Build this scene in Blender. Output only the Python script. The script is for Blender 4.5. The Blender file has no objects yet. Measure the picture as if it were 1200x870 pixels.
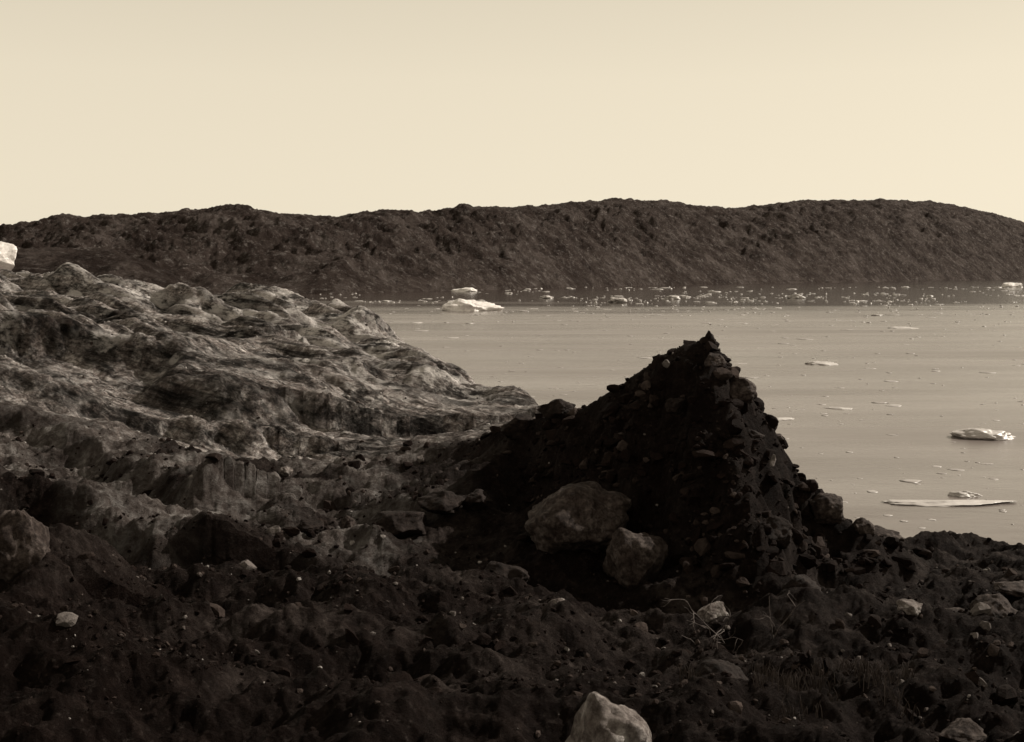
import bpy, math, random
import numpy as np
from mathutils import Vector, noise as mn
random.seed(7); rng=np.random.default_rng(11)
F=1287.0; HZ=318.0; H=12.0       # focal length and horizon row in image pixels, eye 12 m above the fjord
def pixel_to_world(b,dr,d): return ((b-600)/F*d, d, H-(dr-HZ)/F*d)  # b, dr: image pixel column and row; d: chosen depth; gives world position
def C(v):   # warm-toned neutral of a given reflectance
    l=math.log10(max(v,.004)); g=float(np.interp(l,[-2.3,-1.3,-.3],[.50,.74,.94])); b=float(np.interp(l,[-2.3,-1.3,-.3],[.39,.65,.91]))
    return (v,v*g,v*b)
# ---------------------------------------------------------------- noise
perm=rng.permutation(256); perm=np.concatenate([perm,perm])
ga=rng.random(256)*2*math.pi; GX=np.cos(ga); GY=np.sin(ga)
def perlin(x,y):
    xi=np.floor(x).astype(np.int64); yi=np.floor(y).astype(np.int64)
    xf=x-xi; yf=y-yi; xi&=255; yi&=255
    u=xf*xf*xf*(xf*(xf*6-15)+10); v=yf*yf*yf*(yf*(yf*6-15)+10)
    def g(ix,iy,fx,fy):
        h=perm[perm[ix&255]+(iy&255)]
        return GX[h]*fx+GY[h]*fy
    a=g(xi,yi,xf,yf); b=g(xi+1,yi,xf-1,yf); c=g(xi,yi+1,xf,yf-1); d=g(xi+1,yi+1,xf-1,yf-1)
    return (a+(b-a)*u+((c+(d-c)*u)-(a+(b-a)*u))*v)*1.5
def fbm(x,y,o=5,gain=.5):
    s=0;a=1
    for i in range(o):
        s=s+a*perlin(x+i*17.3,y-i*9.1); x=x*2.03; y=y*2.03; a*=gain
    return s
def ridged(x,y,o=4,gain=.5):
    s=0;a=1
    for i in range(o):
        s=s+a*(1-2*np.abs(perlin(x+i*31.7,y+i*5.3))); x=x*2.07; y=y*2.07; a*=gain
    return s
def sstep(a,b,x):
    t=np.clip((x-a)/(b-a),0,1); return t*t*(3-2*t)

# ---------------------------------------------------------------- mesh helpers
def link(o): bpy.context.scene.collection.objects.link(o); return o
def mesh_np(name,V,Fc,mat,smooth=True,attrs=None):
    n=Fc.shape[1]
    me=bpy.data.meshes.new(name)
    me.vertices.add(len(V)); me.vertices.foreach_set('co',V.astype(np.float32).ravel())
    me.loops.add(Fc.size); me.loops.foreach_set('vertex_index',Fc.astype(np.int32).ravel())
    me.polygons.add(len(Fc))
    me.polygons.foreach_set('loop_start',np.arange(0,Fc.size,n,dtype=np.int32))
    me.polygons.foreach_set('loop_total',np.full(len(Fc),n,dtype=np.int32))
    me.polygons.foreach_set('use_smooth',np.full(len(Fc),smooth,dtype=bool))
    me.update(calc_edges=True)
    for k,a in (attrs or {}).items():
        at=me.attributes.new(k,'FLOAT','POINT'); at.data.foreach_set('value',a.astype(np.float32).ravel())
    me.materials.append(mat)
    return link(bpy.data.objects.new(name,me))
def grid_faces(r,c):
    i=np.arange((r-1)*c).reshape(r-1,c)[:,:-1].ravel()
    return np.stack([i,i+1,i+c+1,i+c],1)

# ---------------------------------------------------------------- materials
def newmat(name):
    m=bpy.data.materials.new(name); m.use_nodes=True
    nt=m.node_tree; b=nt.nodes['Principled BSDF']; return m,nt,b
def N(nt,t,**k):
    n=nt.nodes.new(t)
    for a,v in k.items(): setattr(n,a,v)
    return n
def tex(nt,scale,detail=8,rough=.6,vec=None,dist=0):
    n=N(nt,'ShaderNodeTexNoise'); n.inputs['Scale'].default_value=scale; n.inputs['Detail'].default_value=detail
    n.inputs['Roughness'].default_value=rough; n.inputs['Distortion'].default_value=dist
    if vec: nt.links.new(vec,n.inputs['Vector'])
    return n.outputs['Fac']
def ramp(nt,src,stops):
    r=N(nt,'ShaderNodeValToRGB'); e=r.color_ramp.elements
    while len(e)<len(stops): e.new(.5)
    for i,(p,c) in enumerate(stops):
        e[i].position=p; e[i].color=(c,c,c,1) if isinstance(c,(int,float)) else (*c,1)
    nt.links.new(src,r.inputs['Fac']); return r.outputs['Color']
def mix(nt,f,a,b,mode='MIX'):
    m=N(nt,'ShaderNodeMix',data_type='RGBA',blend_type=mode)
    for s,v in ((0,f),(6,a),(7,b)):
        if isinstance(v,(int,float)): m.inputs[s].default_value=v
        elif isinstance(v,tuple): m.inputs[s].default_value=(*v,1)
        else: nt.links.new(v,m.inputs[s])
    return m.outputs[2]
def math_(nt,op,a,b=0.0):
    m=N(nt,'ShaderNodeMath',operation=op)
    for i,v in ((0,a),(1,b)):
        if isinstance(v,(int,float)): m.inputs[i].default_value=v
        else: nt.links.new(v,m.inputs[i])
    return m.outputs[0]
def maprange(nt,src,a,b,c=0.0,d=1.0):
    mr=N(nt,'ShaderNodeMapRange'); 
    for k,v in (('From Min',a),('From Max',b),('To Min',c),('To Max',d)): mr.inputs[k].default_value=v
    nt.links.new(src,mr.inputs['Value']); return mr.outputs['Result']
def bump(nt,src,dist,strength=1,prev=None):
    b=N(nt,'ShaderNodeBump'); b.inputs['Distance'].default_value=dist
    if isinstance(strength,(int,float)): b.inputs['Strength'].default_value=strength
    else: nt.links.new(strength,b.inputs['Strength'])
    nt.links.new(src,b.inputs['Height'])
    if prev: nt.links.new(prev,b.inputs['Normal'])
    return b.outputs['Normal']
def attr(nt,name):
    a=N(nt,'ShaderNodeAttribute'); a.attribute_name=name; return a.outputs['Fac']
def coords(nt,scale=(1,1,1),rot=None):
    t=N(nt,'ShaderNodeTexCoord'); src=t.outputs['Object']
    if rot is not None:
        m0=N(nt,'ShaderNodeMapping'); m0.inputs['Rotation'].default_value=(0,0,rot); nt.links.new(src,m0.inputs['Vector']); src=m0.outputs['Vector']
    m=N(nt,'ShaderNodeMapping'); m.inputs['Scale'].default_value=scale
    nt.links.new(src,m.inputs['Vector']); return m.outputs['Vector']

# terrain
mt,nt,b=newmat('moraine_and_dirty_ice')
co=coords(nt)
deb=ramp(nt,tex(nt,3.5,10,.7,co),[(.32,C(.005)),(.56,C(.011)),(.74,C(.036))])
pale=ramp(nt,tex(nt,.45,8,.7,co,.5),[(.48,0.0),(.66,1.0)])
deb=mix(nt,math_(nt,'MULTIPLY',math_(nt,'MULTIPLY',pale,.7),attr(nt,'pale')),deb,ramp(nt,tex(nt,5,10,.78,co),[(.38,C(.012)),(.64,C(.11))]))
grit=ramp(nt,tex(nt,12,6,.75,co),[(.56,0.0),(.73,1.0)])
deb=mix(nt,math_(nt,'MULTIPLY',grit,.4),deb,C(.13))
flow=math.radians(47)
icd=ramp(nt,tex(nt,1.6,12,.8,co,.5),[(.36,C(.045)),(.5,C(.19)),(.63,C(.55))])
speck=ramp(nt,tex(nt,5,8,.82,co),[(.5,0.0),(.68,1.0)])
icd=mix(nt,math_(nt,'MULTIPLY',speck,.35),icd,C(.6))
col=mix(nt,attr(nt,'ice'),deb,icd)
# debris bands and melt streaks following the flow of the ice
st=tex(nt,1.0,10,.74,coords(nt,(.08,1.0,1.0),flow),.5)
st2=tex(nt,1.0,8,.78,coords(nt,(.3,4,4),flow),.3)
ms=mix(nt,1.0,ramp(nt,st,[(.41,.12),(.48,.65),(.56,1.6)]),ramp(nt,st2,[(.41,.4),(.57,1.35)]),'MULTIPLY')
gla=attr(nt,'glacier')
col=mix(nt,gla,col,mix(nt,1.0,col,ms,'MULTIPLY'))
cl=ramp(nt,tex(nt,1.0,12,.75,coords(nt,(.4,1.6,1.6),flow),.5),[(.33,C(.25)),(.54,C(.9))])
clf=math_(nt,'MULTIPLY',attr(nt,'clean'),ramp(nt,tex(nt,.8,10,.75,coords(nt,(.35,1.4,1.4),flow)),[(.45,.02),(.54,1.0)]))
col=mix(nt,clf,col,cl)
gr2=ramp(nt,tex(nt,7,8,.85,co),[(.36,1.0),(.48,0.0)])
col=mix(nt,math_(nt,'MULTIPLY',math_(nt,'MULTIPLY',gr2,.55),attr(nt,'ice')),col,C(.02))
nt.links.new(col,b.inputs['Base Color']); b.inputs['Roughness'].default_value=.85; b.inputs['Specular IOR Level'].default_value=.06
n0=bump(nt,st,.7,gla); n1=bump(nt,tex(nt,1.6,12,.74,co,.4),.4,1,n0); n2=bump(nt,tex(nt,9,8,.75,co),.07,1,n1)
nt.links.new(n2,b.inputs['Normal'])
M_TER=mt
def rockmat(name,dark,light,scale,spot=.5,bd=.05):
    m,nt,b=newmat(name); co=coords(nt)
    c=ramp(nt,tex(nt,scale,12,.7,co,.4),[(.34,C(dark)),(.5,C((dark+light)/2.3)),(.66,C(light))])
    s=ramp(nt,tex(nt,scale*3,10,.75,co),[(.42,1.0),(.58,0.0)])
    c=mix(nt,math_(nt,'MULTIPLY',s,spot),c,C(dark*.4))
    nt.links.new(c,b.inputs['Base Color']); b.inputs['Roughness'].default_value=.85; b.inputs['Specular IOR Level'].default_value=.15
    nn=bump(nt,tex(nt,scale*2,12,.75,co),bd,1)
    nt.links.new(nn,b.inputs['Normal']); return m
M_B1=rockmat('pale_boulder_stone',.08,.44,3,.7)
M_B2=rockmat('grey_boulder_stone',.018,.13,3,.8)
M_B3=rockmat('dark_boulder_stone',.006,.035,4)
m,nt,b=newmat('rubble_stone'); co=coords(nt)
t=attr(nt,'tone'); c=ramp(nt,t,[(0,C(.005)),(.5,C(.013)),(.78,C(.06)),(1,C(.42))])
c=mix(nt,1.0,c,ramp(nt,tex(nt,9,8,.7,co),[(.3,.4),(.65,1.2)]),'MULTIPLY')
nt.links.new(c,b.inputs['Base Color']); b.inputs['Roughness'].default_value=.9; b.inputs['Specular IOR Level'].default_value=.06
nt.links.new(bump(nt,tex(nt,18,6,.7,co),.03,1),b.inputs['Normal']); M_RUB=m
# hills
def hillmat(name,k):
    m,nt,b=newmat(name); co=coords(nt)
    c=ramp(nt,tex(nt,.03,12,.8,co,.4),[(.36,C(.02*k)),(.5,C(.046*k)),(.66,C(.11*k))])
    s=ramp(nt,tex(nt,.2,10,.88,co),[(.53,0.0),(.64,1.0)])
    c=mix(nt,math_(nt,'MULTIPLY',s,.75),c,C(.28*k))
    s=ramp(nt,tex(nt,.13,10,.88,coords(nt,(1,1,.6))),[(.37,1.0),(.48,0.0)])
    c=mix(nt,math_(nt,'MULTIPLY',s,.85),c,C(.009*k))
    nt.links.new(c,b.inputs['Base Color']); b.inputs['Roughness'].default_value=.95; b.inputs['Specular IOR Level'].default_value=.05
    n=bump(nt,tex(nt,.07,12,.8,co,.3),9,1); nt.links.new(n,b.inputs['Normal']); return m
M_HILL=hillmat('heath_hillside',1.15)
M_HILL2=hillmat('dark_headland_rock',.85)
# water
m,nt,b=newmat('silty_fjord_water')
co=coords(nt)
sx=N(nt,'ShaderNodeSeparateXYZ'); nt.links.new(co,sx.inputs[0])
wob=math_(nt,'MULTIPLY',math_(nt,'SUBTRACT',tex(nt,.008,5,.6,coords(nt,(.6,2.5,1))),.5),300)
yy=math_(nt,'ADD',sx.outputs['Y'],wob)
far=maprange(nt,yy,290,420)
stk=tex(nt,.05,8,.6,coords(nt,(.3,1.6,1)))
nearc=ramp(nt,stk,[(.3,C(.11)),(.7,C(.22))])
farc=ramp(nt,stk,[(.35,C(.02)),(.7,C(.06))])  # darker far strip: the hills' reflection is put into the base colour
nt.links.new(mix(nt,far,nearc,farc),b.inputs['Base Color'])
b.inputs['IOR'].default_value=1.33
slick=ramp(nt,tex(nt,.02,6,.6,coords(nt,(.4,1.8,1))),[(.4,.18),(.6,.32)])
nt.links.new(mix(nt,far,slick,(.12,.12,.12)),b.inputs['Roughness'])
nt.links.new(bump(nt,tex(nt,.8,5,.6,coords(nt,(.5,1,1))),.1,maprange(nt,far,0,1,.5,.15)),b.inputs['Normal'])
M_WAT=m
# ice
m,nt,b=newmat('glacier_ice'); co=coords(nt)
nt.links.new(ramp(nt,tex(nt,.8,8,.65,co),[(.3,C(.55)),(.6,C(.85))]),b.inputs['Base Color'])
b.inputs['Roughness'].default_value=.5; nt.links.new(bump(nt,tex(nt,1.5,8,.6,co),.25,.8),b.inputs['Normal']); M_ICE=m
def icemat(name,a,c):
    m,nt,b=newmat(name); co=coords(nt)
    nt.links.new(ramp(nt,tex(nt,.6,8,.65,co),[(.35,C(a)),(.65,C(c))]),b.inputs['Base Color'])
    b.inputs['Roughness'].default_value=.45; return m
M_ICE2=icemat('wet_floating_ice',.2,.42); M_ICE3=icemat('brash_ice_surface',.15,.6); M_ICE4=icemat('pale_floe_ice',.35,.62)

# ---------------------------------------------------------------- terrain height
CP=[]
def c_(*l): CP.extend(l)
for px in (-700,-300,0,300,600,900,1200,1500,1900):
    c_((px,1600,2.6),(px,1154,4),(px,998,7),(px,875,10.3))
c_((0,775,12.5),(-300,775,12.5),(300,785,14),(600,785,15),(900,788,15),(1200,785,15),(1600,785,15),(1900,785,15))
c_((-300,690,16),(0,700,16),(200,708,18),(400,705,19),(600,702,20),(820,702,21),(1100,695,22),(1200,690,23),(1600,690,23),(1900,690,23))
c_((-300,620,21),(0,640,21),(200,655,24),(400,655,25),(600,650,24),(850,672,25),(1000,665,27),(1100,655,28),(1200,652,28),(1600,655,28),(1900,655,28))
c_((1060,643,31),(1200,641,31),(1500,641,31),(1900,645,33),(900,645,31),(750,625,32),(680,560,36))
c_((-300,540,30),(0,560,30),(200,592,30),(300,600,30),(400,592,30),(500,565,30),(600,530,32))
c_((-300,470,38),(0,500,38),(200,545,38),(350,555,38),(480,535,38),(600,512,40))
c_((-300,420,50),(0,445,50),(150,478,50),(300,500,50),(450,512,50),(560,505,50),(620,496,46))
c_((-300,360,70),(0,390,70),(150,412,68),(250,432,66),(350,452,64),(450,476,60),(540,489,56),(590,492,52))
c_((-300,315,100),(0,338,100),(100,352,95),(200,368,92),(300,392,88),(400,417,80),(480,441,72),(540,467,65))
c_((-600,290,145),(-300,295,138),(0,306,128),(130,324,122),(200,333,120),(300,339,115),(390,355,108),(450,388,92),(520,420,80),(570,455,70),(600,472,62),(640,484,51))
CP=np.array(CP,float)
def nrm(px,d): return np.array(px)/550.0, np.log(d)*1.6
cu,cv=nrm(CP[:,0],CP[:,2]); cc=.12
K=np.sqrt((cu[:,None]-cu)**2+(cv[:,None]-cv)**2+cc*cc)
Pm=np.stack([np.ones_like(cu),cu,cv],1)
A=np.block([[K+np.eye(len(cu))*-1e-3,Pm],[Pm.T,np.zeros((3,3))]])
W=np.linalg.solve(A,np.concatenate([CP[:,1],np.zeros(3)]))
DEp=[-700,-300,0,130,200,300,390,450,520,570,600,630,660,690,740,1000,1200,1900]
DEd=[150,138,128,122,120,115,108,92,80,70,63,56,48,41,34,31,31,33]
def pl(points): # polyline world xy
    return np.array([(pixel_to_world(p,0,d)[0],d) for p,d in points])
RID=[ # points(image pixel x,depth), amp, near width, far width
 (pl([(-350,66),(0,63),(100,62),(200,58),(300,53),(340,50)]),2.5,1.4,9),
 (pl([(230,72),(330,68),(420,62)]),.8,4,6),
 (pl([(60,108),(140,102),(230,96),(300,93),(360,90),(410,87)]),2.0,2.0,4),
 (pl([(300,113),(400,99),(440,91)]),.8,3,4),
 (pl([(-350,38),(0,36),(100,34),(220,31.5),(290,29)]),1.0,.6,4),
 (pl([(-350,50),(0,47),(150,45),(260,42)]),1.1,.9,4),
 (pl([(-100,88),(60,84),(200,79),(300,76)]),1.1,1.0,6),
 (pl([(330,29),(400,29.5),(440,28)]),.8,1.2,1.5),
 (pl([(-350,27),(0,25.5),(120,24.5),(210,23)]),.9,.6,3),
 (pl([(-300,17),(-60,17),(30,17.5),(62,16.5)]),.8,.5,1.5),
 # long spurs descending towards the waterline
 (pl([(390,100),(455,80),(500,70)]),1.6,2.0,1.5),
 (pl([(300,96),(380,78),(450,66),(500,60)]),1.5,1.8,1.5),
 (pl([(470,86),(530,72),(575,62),(605,55)]),.5,1.4,1.2),
 (pl([(200,98),(270,82),(340,70),(400,61)]),1.2,1.6,1.5),
]
def ridge(x,y,P,amp,wn,wf):
    best=np.full(x.shape,1e9); sgn=np.zeros(x.shape)
    for a,b in zip(P[:-1],P[1:]):
        ab=b-a; t=np.clip(((x-a[0])*ab[0]+(y-a[1])*ab[1])/(ab@ab),0,1)
        dx=x-(a[0]+t*ab[0]); dy=y-(a[1]+t*ab[1]); d=np.hypot(dx,dy)
        m=d<best; best=np.where(m,d,best); sgn=np.where(m,dy,sgn)
    w=np.where(sgn<0,wn,wf)
    return amp*np.exp(-(best/w)**2), best, sgn
MC=[(470,528,34),(520,519,33),(600,503,31),(650,490,29.5),(700,465,28),(725,449,27.5),(750,432,27),(775,415,26.5),(800,405,26.2),(822,401,26),(838,403,26),(850,420,26),(862,440,26),(880,466,26),(900,488,26),(915,518,26),(935,558,25.5),(960,583,25.5),(1000,620,25),(1050,646,25),(1100,690,24.5)]
mx=np.array([pixel_to_world(*p)[0] for p in MC]); my=np.array([p[2] for p in MC]); mz=np.array([pixel_to_world(*p)[2] for p in MC])
def height(x,y,full=False):
    d=np.maximum(y,2.0); px=x/d*F+600
    De=np.interp(px,DEp,DEd); De=De*(1+.03*fbm(x/9,y/9,3))
    dc=np.minimum(d,De)
    u,v=nrm(px,dc); q=W[-3]+W[-2]*u+W[-1]*v
    for i in range(len(cu)): q=q+W[i]*np.sqrt((u-cu[i])**2+(v-cv[i])**2+cc*cc)
    z=H-(q-HZ)/F*dc
    gl=sstep(33,44,d+6*fbm(x/9,y/9,3))*sstep(670,600,px)     # glacier body
    wx=x+1.9*fbm(x/11,y/11,2); wy=y+1.9*fbm(x/11+40,y/11,2)
    for i,(P,a,wn,wf) in enumerate(RID):
        s_=1 if i<8 else (.35 if i<10 else .5)
        r,bd,sg=ridge(x+(wx-x)*s_,y+(wy-y)*s_,P,a,wn,wf)
        z=z+r*(.85+.3*fbm(x/9+i*9,y/9,2))
        if i==2: r3=(bd,sg)
        if i==0: r1=(bd,sg)
        if i==6: r7=(bd,sg)
    # creased melt lobes and slabs running down-glacier
    wx=x+.9*fbm(x/14,y/14,2); wy=y+.9*fbm(x/14+40,y/14,2)
    al=wx*.68-wy*.73; ac=wx*.73+wy*.68
    b1=np.abs(perlin(ac/8+3,al/60)); b2=np.abs(perlin(ac/3.6+7,al/26+2)); b3=np.abs(perlin(ac/1.3,al/10)); b4=np.abs(fbm(x/1.3,y/1.3,3))
    bil=np.clip(b1*2.6,0,1)
    amp=gl*sstep(40,95,d)
    z=z+amp*(1.9*(b1-.33)+1.4*(b2-.3)+.6*(b3-.3))+gl*(.35*(b2-.3)+.35*(b3-.3)+.09*(b4-.3)+.06*ridged(x/.9,y/1.3,3)*sstep(120,50,d))
    # mound
    zc=np.interp(x,mx,mz); yc=np.interp(x,mx,my)+.2*fbm(x/2.4,x*0+8,2)
    inm=sstep(mx[0]-2,mx[0]+1,x)*sstep(mx[-1]+1.5,mx[-1],x)
    dn=np.maximum(yc-y,0); df=np.maximum(y-yc,0)
    rr=.22; sm=np.sqrt((y-yc)**2+rr*rr)-rr; s2=dn+df
    wob=.5*fbm(x/1.2+4,y/1.2,3)
    butt=.6*fbm(x/1.9+1+wob*.5,(y-.5*x)/1.6,3,.55)+.4*(np.abs(perlin(x/1.1+5+wob,(y+.7*x)/1.0))-.3)+.07*fbm(x/.4+wob,(y-.6*x)/.38,2,.5)
    zm=zc-np.where(y<yc,.86,1.0)*sm+butt*sstep(0,1.2,s2)
    h_=zm*1.5+1.2*wob+.25*x; zm=zm+.12*np.sin(h_*2*math.pi)/1.5*sstep(.3,1.2,s2)
    k=.3; dm=zm-z; mask=1/(1+np.exp(-np.clip(dm/k,-30,30)))*inm
    z=z+np.where(inm>0,np.logaddexp(0,np.clip(dm/k,-30,60))*k*inm,0)
    rough=np.clip((1-gl)*1.0,0.07,1)*(1-.75*mask)
    land=sstep(3,9,d)
    z=z+rough*land*(.6*fbm(x/3.4,y/2.6,5,.52)+.10*ridged(x/1.0,y/.9,4)-.08+.04*np.abs(perlin(x/.22,y/.22)))
    over=np.logaddexp(0,(d-De)/1.2)*1.2
    over=np.where(gl>.1,over,np.maximum(d-De,0))
    z=z-.9*over*(1+.3*fbm(x/4,y/4,3)); z=np.maximum(z,-4)
    if full: return z,gl,mask,r3,r1,px,d,De,bil,b2,r7
    return z
us=np.concatenate([np.linspace(-1400,-200,80)[:-1],np.linspace(-200,1400,1150),np.linspace(1400,2600,80)[1:]])
ds=np.exp(np.linspace(math.log(1.5),math.log(175),1120))
PX,D=np.meshgrid(us,ds); X=(PX-600)/F*D; Y=D
Z,gl,mask,r3,r1,_,_,De,bil,b2,r7=height(X,Y,True)
nz=fbm(X/6,Y/6,5)
clean=sstep(7,0,r3[0])*sstep(2,-1,r3[1])*sstep(-.8,-.1,nz)*gl*sstep(100,150,PX)
clean=np.maximum(clean,.7*sstep(11,2,r3[0])*sstep(-.4,.2,nz)*gl)
clean=np.maximum(clean,.5*gl*sstep(.1,.5,fbm(X/5+9,Y/2.5,5)))
clean=np.maximum(clean,.95*gl*sstep(52,60,D)*sstep(260,330,PX)*sstep(-.1,.35,fbm(X/4+2,Y/5+9,4)))
clean=np.maximum(clean,.9*gl*sstep(De-14,De-2,D)*sstep(400,300,PX)*sstep(.1,.5,fbm(X/7,Y/3+4,4)))
clean*=(.35+.65*sstep(.05,.4,bil))*sstep(44,54,D+4*nz)
dark=np.maximum(sstep(3,0,r1[0])*(r1[1]<.2),.8*sstep(2.5,0,r7[0])*(r7[1]<.2))  # shade on the camera-facing ridge sides, painted in by lowering the ice mix
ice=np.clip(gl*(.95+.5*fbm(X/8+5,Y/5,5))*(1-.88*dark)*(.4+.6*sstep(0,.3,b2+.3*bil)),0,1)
silt=sstep(19,27,D+3*nz)*sstep(580,420,PX)*.62*np.clip(.55+.9*fbm(X/3,Y/2,4),0,1)
ice=np.maximum(ice,silt)
palev=sstep(10,18,D+4*nz+.4*X)*(1-.6*mask)  # pale debris fades out near the eye, to the left and on the mound
mesh_np('moraine_and_glacier_terrain',np.stack([X,Y,Z],-1).reshape(-1,3),grid_faces(len(ds),len(us)),M_TER,True,{'ice':ice,'clean':clean,'glacier':gl,'pale':palev})

# ---------------------------------------------------------------- water & hills
s=9000
V=np.array([(-s,-500,0),(s,-500,0),(s,16000,0),(-s,16000,0)],float)
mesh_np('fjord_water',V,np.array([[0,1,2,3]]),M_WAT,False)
def hill(name,shore,top,width,mat,na,cols=1000,rows=200,lo=-900,hi=2100):
    px=np.linspace(lo,hi,cols); t=np.linspace(-.02,1.9,rows)
    P,T=np.meshgrid(px,t)
    d0=np.interp(P,*zip(*shore)); w=np.interp(P,*zip(*width)); tp=np.interp(P,*zip(*top))
    Dd=d0+T*w; dt=d0+w
    Ht=H+(HZ-tp)/F*dt
    prof=np.where(T<1,1-(1-np.clip(T,-.1,1))**1.6,1-.55*(np.clip(T-1,0,1))**1.5)
    X=(P-600)/F*Dd; Y=Dd
    wx=X+25*fbm(X/90,Y/90,3); wy=Y+25*fbm(X/90+9,Y/90,3)
    n=na*(.8*(ridged((wx*.8+wy*.6)/95,(wy*.8-wx*.6)/40,5,.6)-.8)+.9*fbm(X/30,Y/22,5,.62))
    n*=np.sin(np.clip(T,0,1)*math.pi)**.7*.9+np.where(T>1,.5*np.clip(T-1,0,1),0)
    top_n=1.5*fbm(X/16,Y/16,5,.6)*sstep(.6,1,T)
    Z=Ht*prof+n+top_n
    mesh_np(name,np.stack([X,Y,Z],-1).reshape(-1,3),grid_faces(rows,cols),mat)
hill('distant_hills',
 [(-900,520),(0,560),(400,585),(600,720),(800,960),(1000,1190),(1200,1544),(2100,2600)],
 [(-900,300),(-200,285),(0,269),(40,262),(70,256),(150,254),(210,251),(250,247),(290,247),(330,251),(370,255),(400,254),(430,249),(460,249),(490,253),(515,250),(540,244),(600,245),(620,244),(640,243),(660,239),(690,236),(740,236),(780,237),(815,242),(850,245),(880,243),(900,241),(930,237),(970,236),(1050,236),(1090,237),(1120,242),(1160,250),(1200,262),(1300,285),(1500,300),(2100,308)],
 [(-900,200),(600,230),(1200,420),(2100,600)],M_HILL,6,1300,260,-500,1700)
hill('rocky_headland',[(-900,300),(-200,380),(300,380)],
 [(-900,300),(-200,300),(20,290),(60,292),(130,295),(170,306),(205,322),(235,350),(300,352)],
 [(-900,90),(300,70)],M_HILL2,2.0,400,90,-900,300)

# ---------------------------------------------------------------- rocks
import bmesh
def ico(sub):
    bm=bmesh.new(); bmesh.ops.create_icosphere(bm,subdivisions=sub,radius=1)
    v=np.array([x.co[:] for x in bm.verts]); f=np.array([[q.index for q in p.verts] for p in bm.faces]); bm.free(); return v,f
ICO={k:ico(k) for k in (1,2,3,5)}
def rockshape(sub,r,cuts=12,amp=.06,hmin=.5,hmax=.85):
    v,f=ICO[sub]; v=v.copy()
    for i in range(cuts):
        n=r.normal(size=3); n/=np.linalg.norm(n); h=r.uniform(hmin,hmax)
        v-=np.maximum(v@n-h,0)[:,None]*n*.95
    if amp>0:
        o=Vector(r.uniform(-50,50,3))
        dsp=np.array([mn.fractal(Vector(p)*1.8+o,.8,2.1,6) for p in v])
        v*= (1+amp*dsp)[:,None]
    return v,f
def boulder(name,px,py,d,w,h,mat,amp=.16,seed=0,yaw=None,cuts=12,depth=1.0,seat=.65):
    r=np.random.default_rng(seed+int(px)*3+int(py)); v,f=rockshape(5,r,cuts,amp,.6,.9)
    v=v/np.abs(v).max(0)
    sx=w/F*d/2; sz=h/F*d/2
    v=v*np.array([sx,sx*depth,sz])
    a=r.uniform(-.5,.5) if yaw is None else yaw; c,s_=math.cos(a),math.sin(a)
    v=np.stack([v[:,0]*c-v[:,1]*s_,v[:,0]*s_+v[:,1]*c,v[:,2]],1)
    x,y,z=pixel_to_world(px,py,d)
    g=float(height(np.array([x]),np.array([y]))[0])
    z=min(z, g+sz*seat)          # always seated in the ground
    z=max(z, g+sz*.05)
    o=mesh_np(name,v,f,mat,True); o.location=(x,y,z); return o
BL=[(680,600,23.8,140,96,M_B2),(745,655,22.3,82,90,M_B2),(712,850,9.6,122,190,M_B1),(655,681,19.5,28,24,M_B1),(836,702,19.5,38,36,M_B1),
(1165,722,20,62,50,M_B2),(968,598,25,42,40,M_B2),(1035,632,25.5,46,30,M_B2),(1008,628,25,32,28,M_B2),(1120,705,22,44,20,M_B2),
(866,524,25,44,34,M_B2),(836,522,25,28,20,M_B2),(652,478,29.4,46,30,M_B3),(1066,740,18.5,30,22,M_B1),
(335,553,32,18,12,M_B1),(795,520,25,30,22,M_B3),(880,585,24,30,28,M_B3),(560,560,27,40,30,M_B3),(520,575,27,60,34,M_B3),
(410,585,27,22,26,M_B2),(940,690,20,50,36,M_B3),(905,640,22,46,40,M_B3),(470,600,26,80,40,M_B3),(365,610,27,34,22,M_B3),(610,500,30.5,50,30,M_B3),(1190,690,22,60,16,M_B2),(850,800,13,80,60,M_B3),(1130,860,11,60,30,M_B2),(590,640,22,60,36,M_B3),(25,710,16.5,80,120,M_B2)]
for i,(px,py,d,w,h,mt_) in enumerate(BL):
    boulder('boulder',px,py,d,w,h,mt_,seed=i*13)
r=np.random.default_rng(5); v,f=rockshape(5,r,10,.12); v=v*np.array([.2,.16,.26]); v[:,0]*=(1-.7*np.clip(v[:,2]/.26,0,1)); v[:,1]*=(1-.7*np.clip(v[:,2]/.26,0,1))
x,y,_=pixel_to_world(831,404,26); z=float(height(np.array([x]),np.array([y]))[0]); o=mesh_np('pointed_rock',v,f,M_B3);  o.location=(x,y,z+.03)

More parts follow.
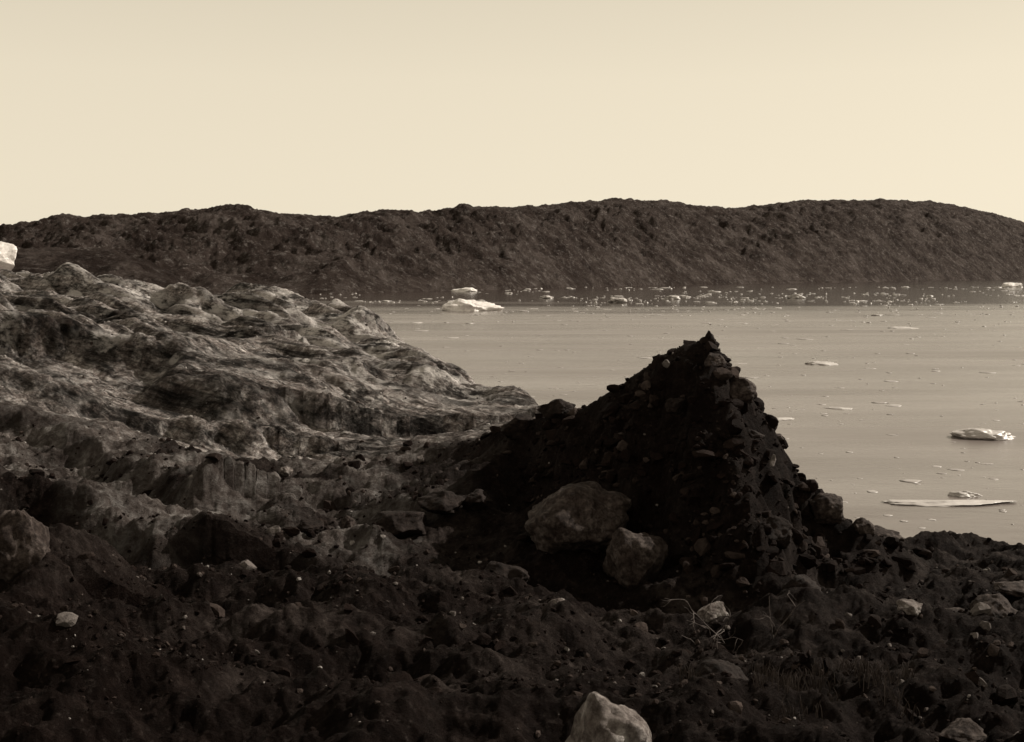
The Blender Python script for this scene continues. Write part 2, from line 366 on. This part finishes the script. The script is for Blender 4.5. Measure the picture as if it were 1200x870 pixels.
def scatter(name,n,sub,smin,smax,pxr,dr,filt,mat,amp=0,tonef=None,pw=2.2,flat=(.5,.95),tilt=.08,cuts=9,hm=.5):
    r=np.random.default_rng(n+sub)
    T=[rockshape(sub,r,cuts,amp,hm,.85) for _ in range(14)]
    px=r.uniform(*pxr,n); d=np.exp(r.uniform(math.log(dr[0]),math.log(dr[1]),n))
    x=(px-600)/F*d; z,g,mk,_,_,_,_,De,_,_,_=height(x,d,True)
    keep=filt(px,d,x,z,g,mk,De,r); px,d,x,z,mk,g=px[keep],d[keep],x[keep],z[keep],mk[keep],g[keep]; n=len(x)
    sz=smin*(smax/smin)**(r.random(n)**pw)*(d/25)**.6
    tone=tonef(r,n,mk,g)
    Vs=[];Fs=[];Ts=[];off=0
    for i in range(n):
        v,f=T[i%14]
        a,b_,c_a=r.uniform(0,6.28,3); s=sz[i]*np.array([1,r.uniform(.5,1),r.uniform(*flat)])
        ca,sa=math.cos(a),math.sin(a); cb,sb=math.cos(b_*tilt),math.sin(b_*tilt)
        R=np.array([[ca,-sa,0],[sa,ca,0],[0,0,1]])@np.array([[1,0,0],[0,cb,-sb],[0,sb,cb]])
        Vs.append((v*s)@R.T+np.array([x[i],d[i],z[i]+sz[i]*.05])); Fs.append(f+off); off+=len(v); Ts.append(np.full(len(v),tone[i]))
    mesh_np(name,np.concatenate(Vs),np.concatenate(Fs),mat,False,{'tone':np.concatenate(Ts)})
def f_mor(px,d,x,z,g,mk,De,r):
    dens=np.clip(.45+.9*fbm(x/3,d/3,3),.05,1)
    return (r.random(len(x))<dens)&(z>.3)&(g<.5)&(d<De+1.5)
def f_gl(px,d,x,z,g,mk,De,r):
    dens=np.clip(-.1+1.3*fbm(x/5+3,d/3,3),.02,1)
    return (r.random(len(x))<dens)&(g>.4)&(d<De)
def f_mound(px,d,x,z,g,mk,De,r): return (mk>.6)&(z>.5)&(r.random(len(x))<np.clip(.5+1.0*fbm(x/1.5,d/1.5,3),.1,1))
scatter('moraine_rubble',36000,1,.015,.10,(-260,1460),(7,36),f_mor,M_RUB,tonef=lambda r,n,mk,g: np.clip(r.beta(1.6,1.9,n)-.2*mk,0,1))
scatter('moraine_stones',4600,2,.06,.34,(-260,1460),(8,36),f_mor,M_RUB,.05,tonef=lambda r,n,mk,g: np.clip(r.beta(2.2,2.6,n)-.2*mk,0,.83),pw=3.0,cuts=14,hm=.3)
scatter('mound_blocks',15000,2,.035,.34,(440,1110),(19,34),f_mound,M_RUB,.12,tonef=lambda r,n,mk,g: np.clip(r.beta(2,2.5,n)*.9,0,1),pw=2.5,flat=(.35,.9),tilt=.2,cuts=12,hm=.35)
scatter('glacier_stones',7000,1,.03,.10,(-200,640),(34,110),f_gl,M_RUB,tonef=lambda r,n,mk,g: np.clip(.25+r.beta(2,2,n),0,1),pw=3)

# ---------------------------------------------------------------- ice
def berg(name,px,wl,w,h,mat,seed,depth=.8,amp=.25):
    r=np.random.default_rng(seed); d=H*F/(wl-HZ)
    v,f=rockshape(5,r,7,amp,.45,.9); v/=np.abs(v).max(0)
    wm=w/F*d/2; hm=h/F*d
    v=v*np.array([wm,wm*depth,hm*1.0]); v[:,2]=np.where(v[:,2]<0,v[:,2]*.5,v[:,2])
    o=mesh_np(name,v,f,mat); o.location=((px-600)/F*d,d,0); return o
berg('iceberg',553,364,76,14,M_ICE,3); berg('iceberg',541,342,38,6,M_ICE,4); berg('iceberg',1186,337,30,6,M_ICE,9)
berg('iceberg',724,355,26,7,M_ICE3,5); berg('iceberg',786,351,24,5,M_ICE3,6); berg('iceberg',932,350,26,5,M_ICE3,7); berg('iceberg',640,350,18,4,M_ICE3,21)
berg('ice_floe',1150,513,82,12,M_ICE4,8,.6); 
berg('ice_floe',1115,589,165,3.5,M_ICE4,12,depth=.3); berg('ice_floe',1135,581,50,8,M_ICE4,13,depth=.5); berg('ice_floe',966,427,44,3,M_ICE4,14,depth=.9); berg('ice_floe',984,479,36,1.6,M_ICE4,15)
berg('ice_floe',916,491,34,1.6,M_ICE4,16); berg('ice_floe',1118,628,38,3,M_ICE4,17,depth=.5); berg('ice_floe',1060,385,40,1.5,M_ICE4,18,1.2)
r=np.random.default_rng(77); Vs=[];Fs=[];off=0
T=[rockshape(2,r,7,.2) for _ in range(10)]
def addfloe(px,d,w,h):
    global off
    v,f=T[r.integers(10)]; v=v*np.array([w,w*r.uniform(.5,1.2),h]); v=v+np.array([(px-600)/F*d,d,0]); Vs.append(v); Fs.append(f+off); off+=len(v)
for i in range(2000):
    wl=r.normal(350,6) if i<1300 else 337+ (r.random()**2)*50
    if wl<337 or wl>372+60*(i>=1300): continue
    px=r.uniform(330,1500)
    cl_=fbm(np.array([px/110.]),np.array([wl/4.]),3)[0]
    if cl_<(.0 if px>680 else .2): continue
    d=H*F/(wl-HZ)
    k=d/F
    w=k*r.uniform(.7,2.4)*(1+3.5*(r.random()**7)); addfloe(px,d,w,k*r.uniform(.4,1.1)*(1+1.2*r.random()**4))
mesh_np('brash_ice',np.concatenate(Vs),np.concatenate(Fs),M_ICE3,True)
Vs=[];Fs=[];off=0
for i in range(650):
    wl=362+(r.random()**1.7)*265; px=r.uniform(440,1500); d=H*F/(wl-HZ); k=d/F
    addfloe(px,d,k*r.uniform(1.2,5)*(.5+wl/900)*(1+2*r.random()**6),k*r.uniform(.3,.8))
mesh_np('scattered_floating_ice',np.concatenate(Vs),np.concatenate(Fs),M_ICE2,True)
v,f=rockshape(5,np.random.default_rng(2),5,.1,.6,.9); x,y,z=pixel_to_world(-5,303,140); v=v*np.array([3.2,3,2.2]); o=mesh_np('snow_covered_ice_hump',v,f,M_ICE); o.location=(x,y,z)

# ---------------------------------------------------------------- dead branches and dry grass
m,nt,b=newmat('dead_wood'); co=coords(nt)
nt.links.new(ramp(nt,tex(nt,12,6,.6,co),[(.3,C(.04)),(.7,C(.13))]),b.inputs['Base Color']); b.inputs['Roughness'].default_value=.9; M_W=m
def tube(pts,r0,r1,V,Fq):
    n=6; base=len(V)
    for i,p in enumerate(pts):
        rr=r0+(r1-r0)*i/(len(pts)-1)
        for k in range(n):
            a=k*2*math.pi/n; V.append((p[0]+rr*math.cos(a),p[1]+rr*math.sin(a)*.7,p[2]+rr*math.sin(a)*.7))
    for i in range(len(pts)-1):
        for k in range(n):
            Fq.append((base+i*n+k,base+i*n+(k+1)%n,base+(i+1)*n+(k+1)%n,base+(i+1)*n+k))
def shrub(name,px,d,L,cnt,seed,lean):
    r=np.random.default_rng(seed); V=[];Fq=[]
    x=(px-600)/F*d; z=float(height(np.array([x]),np.array([float(d)]))[0])
    def grow(p,dr,L,rad,lev):
        pts=[p.copy()]; n=7
        for i in range(n):
            dr=dr+r.normal(size=3)*.22; dr/=np.linalg.norm(dr); p=p+dr*L/n; pts.append(p.copy())
            if lev<2 and i>1 and r.random()<.5: grow(p.copy(),dr+r.normal(size=3)*.7,L*.5,rad*.6,lev+1)
        tube(pts,rad,rad*.35,V,Fq)
    for i in range(cnt):
        grow(np.array([0,0,-.05]),np.array([lean+r.normal()*.5,-.25+r.normal()*.3,.7]),L*r.uniform(.6,1.1),.012,0)
    o=mesh_np(name,np.array(V),np.array(Fq),M_W); o.location=(x,d,z)
shrub('dead_branches',850,18.0,1.1,4,1,-.9); shrub('dead_branches',905,17.5,1.0,2,4,.1)
m,nt,b=newmat('dry_grass_blades'); b.inputs['Base Color'].default_value=(*C(.05),1); b.inputs['Roughness'].default_value=.9; M_G=m
r=np.random.default_rng(31); V=[];Fq=[]
for t in range(40):
    px=r.normal(960,60); d=r.uniform(11,14); x=(px-600)/F*d; z=float(height(np.array([x]),np.array([d]))[0])
    for k in range(20):
        a=r.uniform(0,6.28); l=r.uniform(.08,.22); bx=x+r.normal()*.07; by=d+r.normal()*.07; w=.005
        dx,dy=math.cos(a)*l*.5,math.sin(a)*l*.5; n0=len(V)
        V+=[(bx-w,by,z-.02),(bx+w,by,z-.02),(bx+w*.8+dx*.4,by+dy*.4,z+l*.6),(bx-w*.8+dx*.4,by+dy*.4,z+l*.6),(bx+dx+.001,by+dy,z+l*.85),(bx+dx-.001,by+dy,z+l*.85)]
        Fq+=[(n0,n0+1,n0+2,n0+3),(n0+3,n0+2,n0+4,n0+5)]
mesh_np('dry_grass',np.array(V),np.array(Fq),M_G)

# ---------------------------------------------------------------- light
EL,AZ=math.radians(36),math.radians(64)
w=bpy.data.worlds.new('World'); bpy.context.scene.world=w; w.use_nodes=True; nt=w.node_tree
bg=nt.nodes['Background']; sk=N(nt,'ShaderNodeTexSky',sky_type='NISHITA'); sk.sun_disc=False; sk.sun_elevation=EL; sk.sun_rotation=AZ
bw=N(nt,'ShaderNodeRGBToBW'); nt.links.new(sk.outputs[0],bw.inputs[0])
p=math_(nt,'POWER',math_(nt,'MULTIPLY',bw.outputs[0],.12),.17)
tc=N(nt,'ShaderNodeTexCoord'); sp=N(nt,'ShaderNodeSeparateXYZ'); nt.links.new(tc.outputs['Generated'],sp.inputs[0])
p=math_(nt,'MULTIPLY',p,maprange(nt,sp.outputs['Z'],.17,.85,1.0,.36))
vm=N(nt,'ShaderNodeVectorMath',operation='SCALE'); vm.inputs[0].default_value=(9.25,8.22,6.35); nt.links.new(p,vm.inputs['Scale'])
nt.links.new(vm.outputs[0],bg.inputs['Color']); bg.inputs['Strength'].default_value=.1
L=bpy.data.lights.new('sun','SUN'); L.energy=5; L.angle=math.radians(.5); L.color=(1,.92,.8)
so=link(bpy.data.objects.new('sun',L)); S=Vector((math.sin(AZ)*math.cos(EL),math.cos(AZ)*math.cos(EL),math.sin(EL)))
so.rotation_euler=S.to_track_quat('Z','Y').to_euler(); so.location=(0,0,60)
sc=bpy.context.scene
sc.view_settings.view_transform='Standard'; sc.view_settings.look='None'; sc.view_settings.exposure=0; sc.view_settings.gamma=1
cam=bpy.data.cameras.new('camera'); co_=link(bpy.data.objects.new('camera',cam)); co_.location=(0,0,H); co_.rotation_euler=(math.pi/2,0,0)
cam.sensor_width=36; cam.lens=36*F/1200; cam.shift_y=-(435-HZ)/1200; cam.clip_start=.1; cam.clip_end=30000
sc.camera=co_
